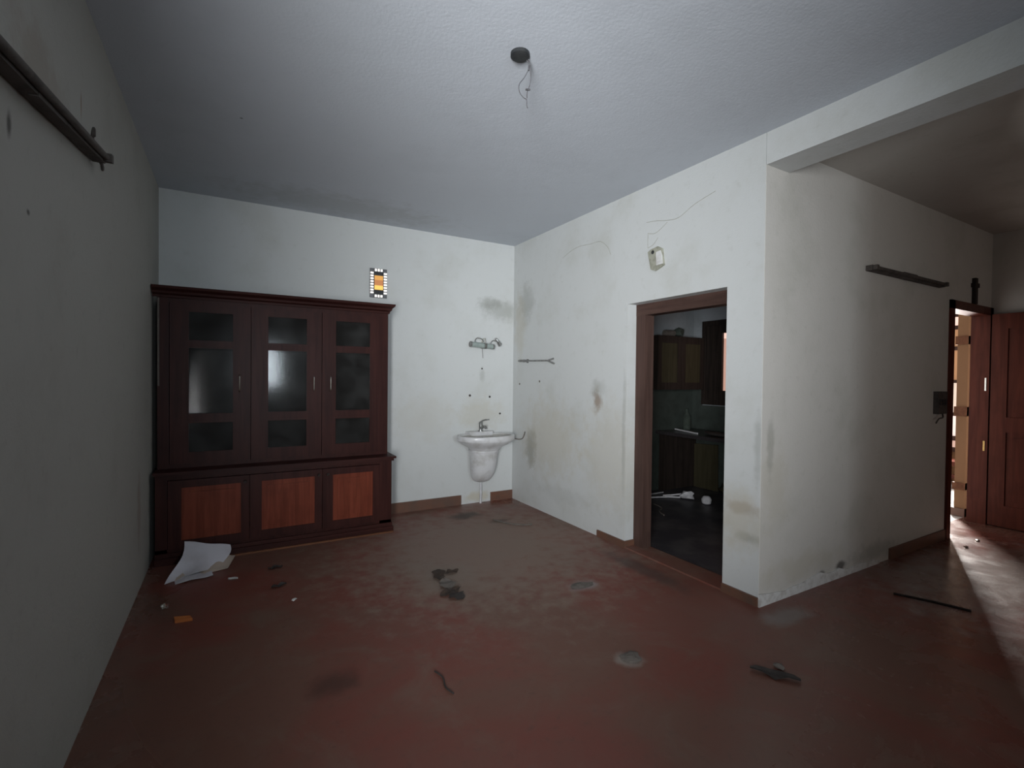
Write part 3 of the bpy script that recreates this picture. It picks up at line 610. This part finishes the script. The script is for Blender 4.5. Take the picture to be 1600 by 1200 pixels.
# ------------------------------------------------------------------ litter on the floor
def paper_grid(nu, nv, f): return [[f(i / (nu - 1), j / (nv - 1)) for j in range(nv)] for i in range(nu)]
rnd = random.Random(12)
def p1(u, v):   # u across, v from the cabinet towards the viewer
    x = -3.215 + .30 * u + .02 * math.sin(5 * v) - .07 * v + .02 * u * v
    y = -.625 - .36 * v + .16 * u * v + .012 * math.sin(9 * u)
    z = .165 * (1 - v) ** 1.4 * (1 - .45 * u) + .012 + .012 * math.sin(7 * u + 4 * v) * v
    return (x, y, max(z, .004))
def p2(u, v):
    x = -3.20 + .32 * u - .05 * v; y = -.64 - .16 * u * 0 - .22 * v - .10 * (1 - u) * v
    return (x, y, .004 + .018 * abs(math.sin(6 * u + 1.3)) * (1 - v) + .05 * (1 - v) * (.5 + .5 * math.sin(11 * u)))
def p3(u, v): return (-3.27 + .22 * u + .03 * v, -.80 - .22 * v + .05 * u, .004 + .008 * math.sin(4 * u) ** 2)
pp = empty('paper_sheets', (-3.08, -.8, 0), 'crumpled white paper sheets on the floor against the cabinet', 'paper')
obj('top_sheet', sheet(paper_grid(10, 10, p1), .002), 'paper', pp, True)
obj('middle_sheet', sheet(paper_grid(14, 6, p2), .002), 'paper_edge', pp, True)
obj('bottom_sheet', sheet(paper_grid(6, 6, p3), .002), 'paper', pp, True)
tag(obj('wood_chip', prism([(-3.20, -1.575), (-3.12, -1.60), (-3.105, -1.645), (-3.19, -1.635)], 'z', 0, .016), 'orange_wood', None, bevel=.003), 'orange brown wood chip on the floor below the paper', 'wood chip')
tag(obj('foil_scrap', lump((-3.262, -1.385, .012), (.022, .030, .016), 41, 2, .5), 'bright_metal', None), 'tiny shiny foil scrap on the floor by left wall', 'foil')
tag(obj('plaster_chip', lump((-2.893, -1.094, .006), (.035, .022, .008), 43, 1), 'bare_plaster', None), 'flat pale plaster chip on the floor in front of paper', 'plaster chip')
tag(obj('plaster_chip', lump((-2.556, -1.647, .006), (.018, .014, .008), 44, 1), 'bare_plaster', None), 'tiny pale plaster chip on open floor before the cabinet', 'plaster chip')
tag(obj('plaster_lump', lump((-1.12, -3.18, .008), (.055, .045, .010), 45, 2), 'rag_grey', None), 'crumbled grey plaster lump on the floor in the foreground', 'plaster lump')
tag(obj('plaster_flake', lump((-.79, -2.355, .003), (.075, .045, .005), 46, 2), 'rag_grey', None), 'flat grey plaster flake on the floor near the doorway', 'plaster flake')
def leaf(name, c, L, w, ang, mtl, label, cat, seed):
    r = random.Random(seed); ca, sa = math.cos(ang), math.sin(ang)
    def f(u, v):
        a = (u - .5) * L; b = (v - .5) * 2 * w * (math.sin(math.pi * min(max(u, .03), .97)) ** .7) * (1 + .25 * math.sin(14 * u + seed))
        return (c[0] + a * ca - b * sa, c[1] + a * sa + b * ca, .003 + .012 * abs(math.sin(5 * u + seed)) * (.4 + abs(v - .5) * 1.6))
    return tag(obj(name, sheet(paper_grid(9, 5, f), .002), mtl, None, True), label, cat)
leaf('dry_leaf', (-1.60, -1.72, 0), .20, .045, -1.9, 'dry_leaf', 'black dry leaf at the top of the floor debris', 'leaf', 3)
leaf('dry_leaf', (-1.50, -1.72, 0), .11, .03, .1, 'dry_leaf', 'small black leaf curl beside the topmost floor debris', 'leaf', 9)
leaf('rag_scrap', (-1.61, -1.90, 0), .17, .05, -1.7, 'rag_grey', 'grey rag scrap between the black leaves on the floor', 'rag', 5)
leaf('dry_leaf', (-1.635, -2.02, 0), .17, .045, .35, 'dry_leaf', 'black dry leaf below the grey rag on the floor', 'leaf', 6)
leaf('dry_leaf', (-1.625, -2.10, 0), .12, .055, -1.2, 'rag', 'lowest black leaf of the floor debris trail', 'leaf', 8)
leaf('dry_leaf', (-2.623, -1.02, 0), .10, .025, .1, 'rag', 'thin dark leaf on the floor right of the paper', 'leaf', 2)
leaf('dry_leaf', (-2.625, -1.38, 0), .10, .025, .3, 'rag', 'thin dark leaf on the floor below another thin leaf', 'leaf', 4)
leaf('dry_leaf', (-.60, -3.63, 0), .22, .035, -1.0, 'rag', 'long dark leaf on the foreground floor left of the hall', 'leaf', 7)
tag(obj('plaster_chip', lump((-.52, -3.60, .008), (.03, .035, .012), 47, 1), 'rag_grey', None), 'grey plaster chip beside the long foreground leaf', 'plaster chip')
tag(obj('twig', tube(smooth_pts([(-2.045, -2.80, .006), (-2.03, -2.87, .008), (-2.045, -2.94, .006), (-2.03, -3.00, .006)], 4), .0035, 6), 'rag', None, True), 'short dark twig on the floor in the foreground', 'twig')
tag(obj('twig', tube(smooth_pts([(-.62, -.70, .008), (-.56, -.86, .008), (-.46, -.99, .010), (-.36, -1.02, .008)], 4), [.006] * 12 + [.009], 6), 'rag_grey', None, True), 'long thin twig on the floor below the wash basin', 'twig')
tag(obj('stick', tube([(.99, -3.48, .007), (1.07, -3.66, .008), (1.13, -3.84, .007)], .008, 8), 'dark_wood', None, True), 'dark stick lying across the light streak on hall floor', 'stick')
tag(obj('glass_shard', lump((2.664, -3.345, .006), (.030, .016, .010), 51, 1, .4), 'bright_metal', None), 'shiny glass shard in the middle of the light streak', 'glass shard')
tag(obj('glass_shard', lump((2.98, -3.325, .006), (.026, .016, .010), 52, 1, .4), 'bright_metal', None), 'shiny glass shard at the right edge of light streak', 'glass shard')
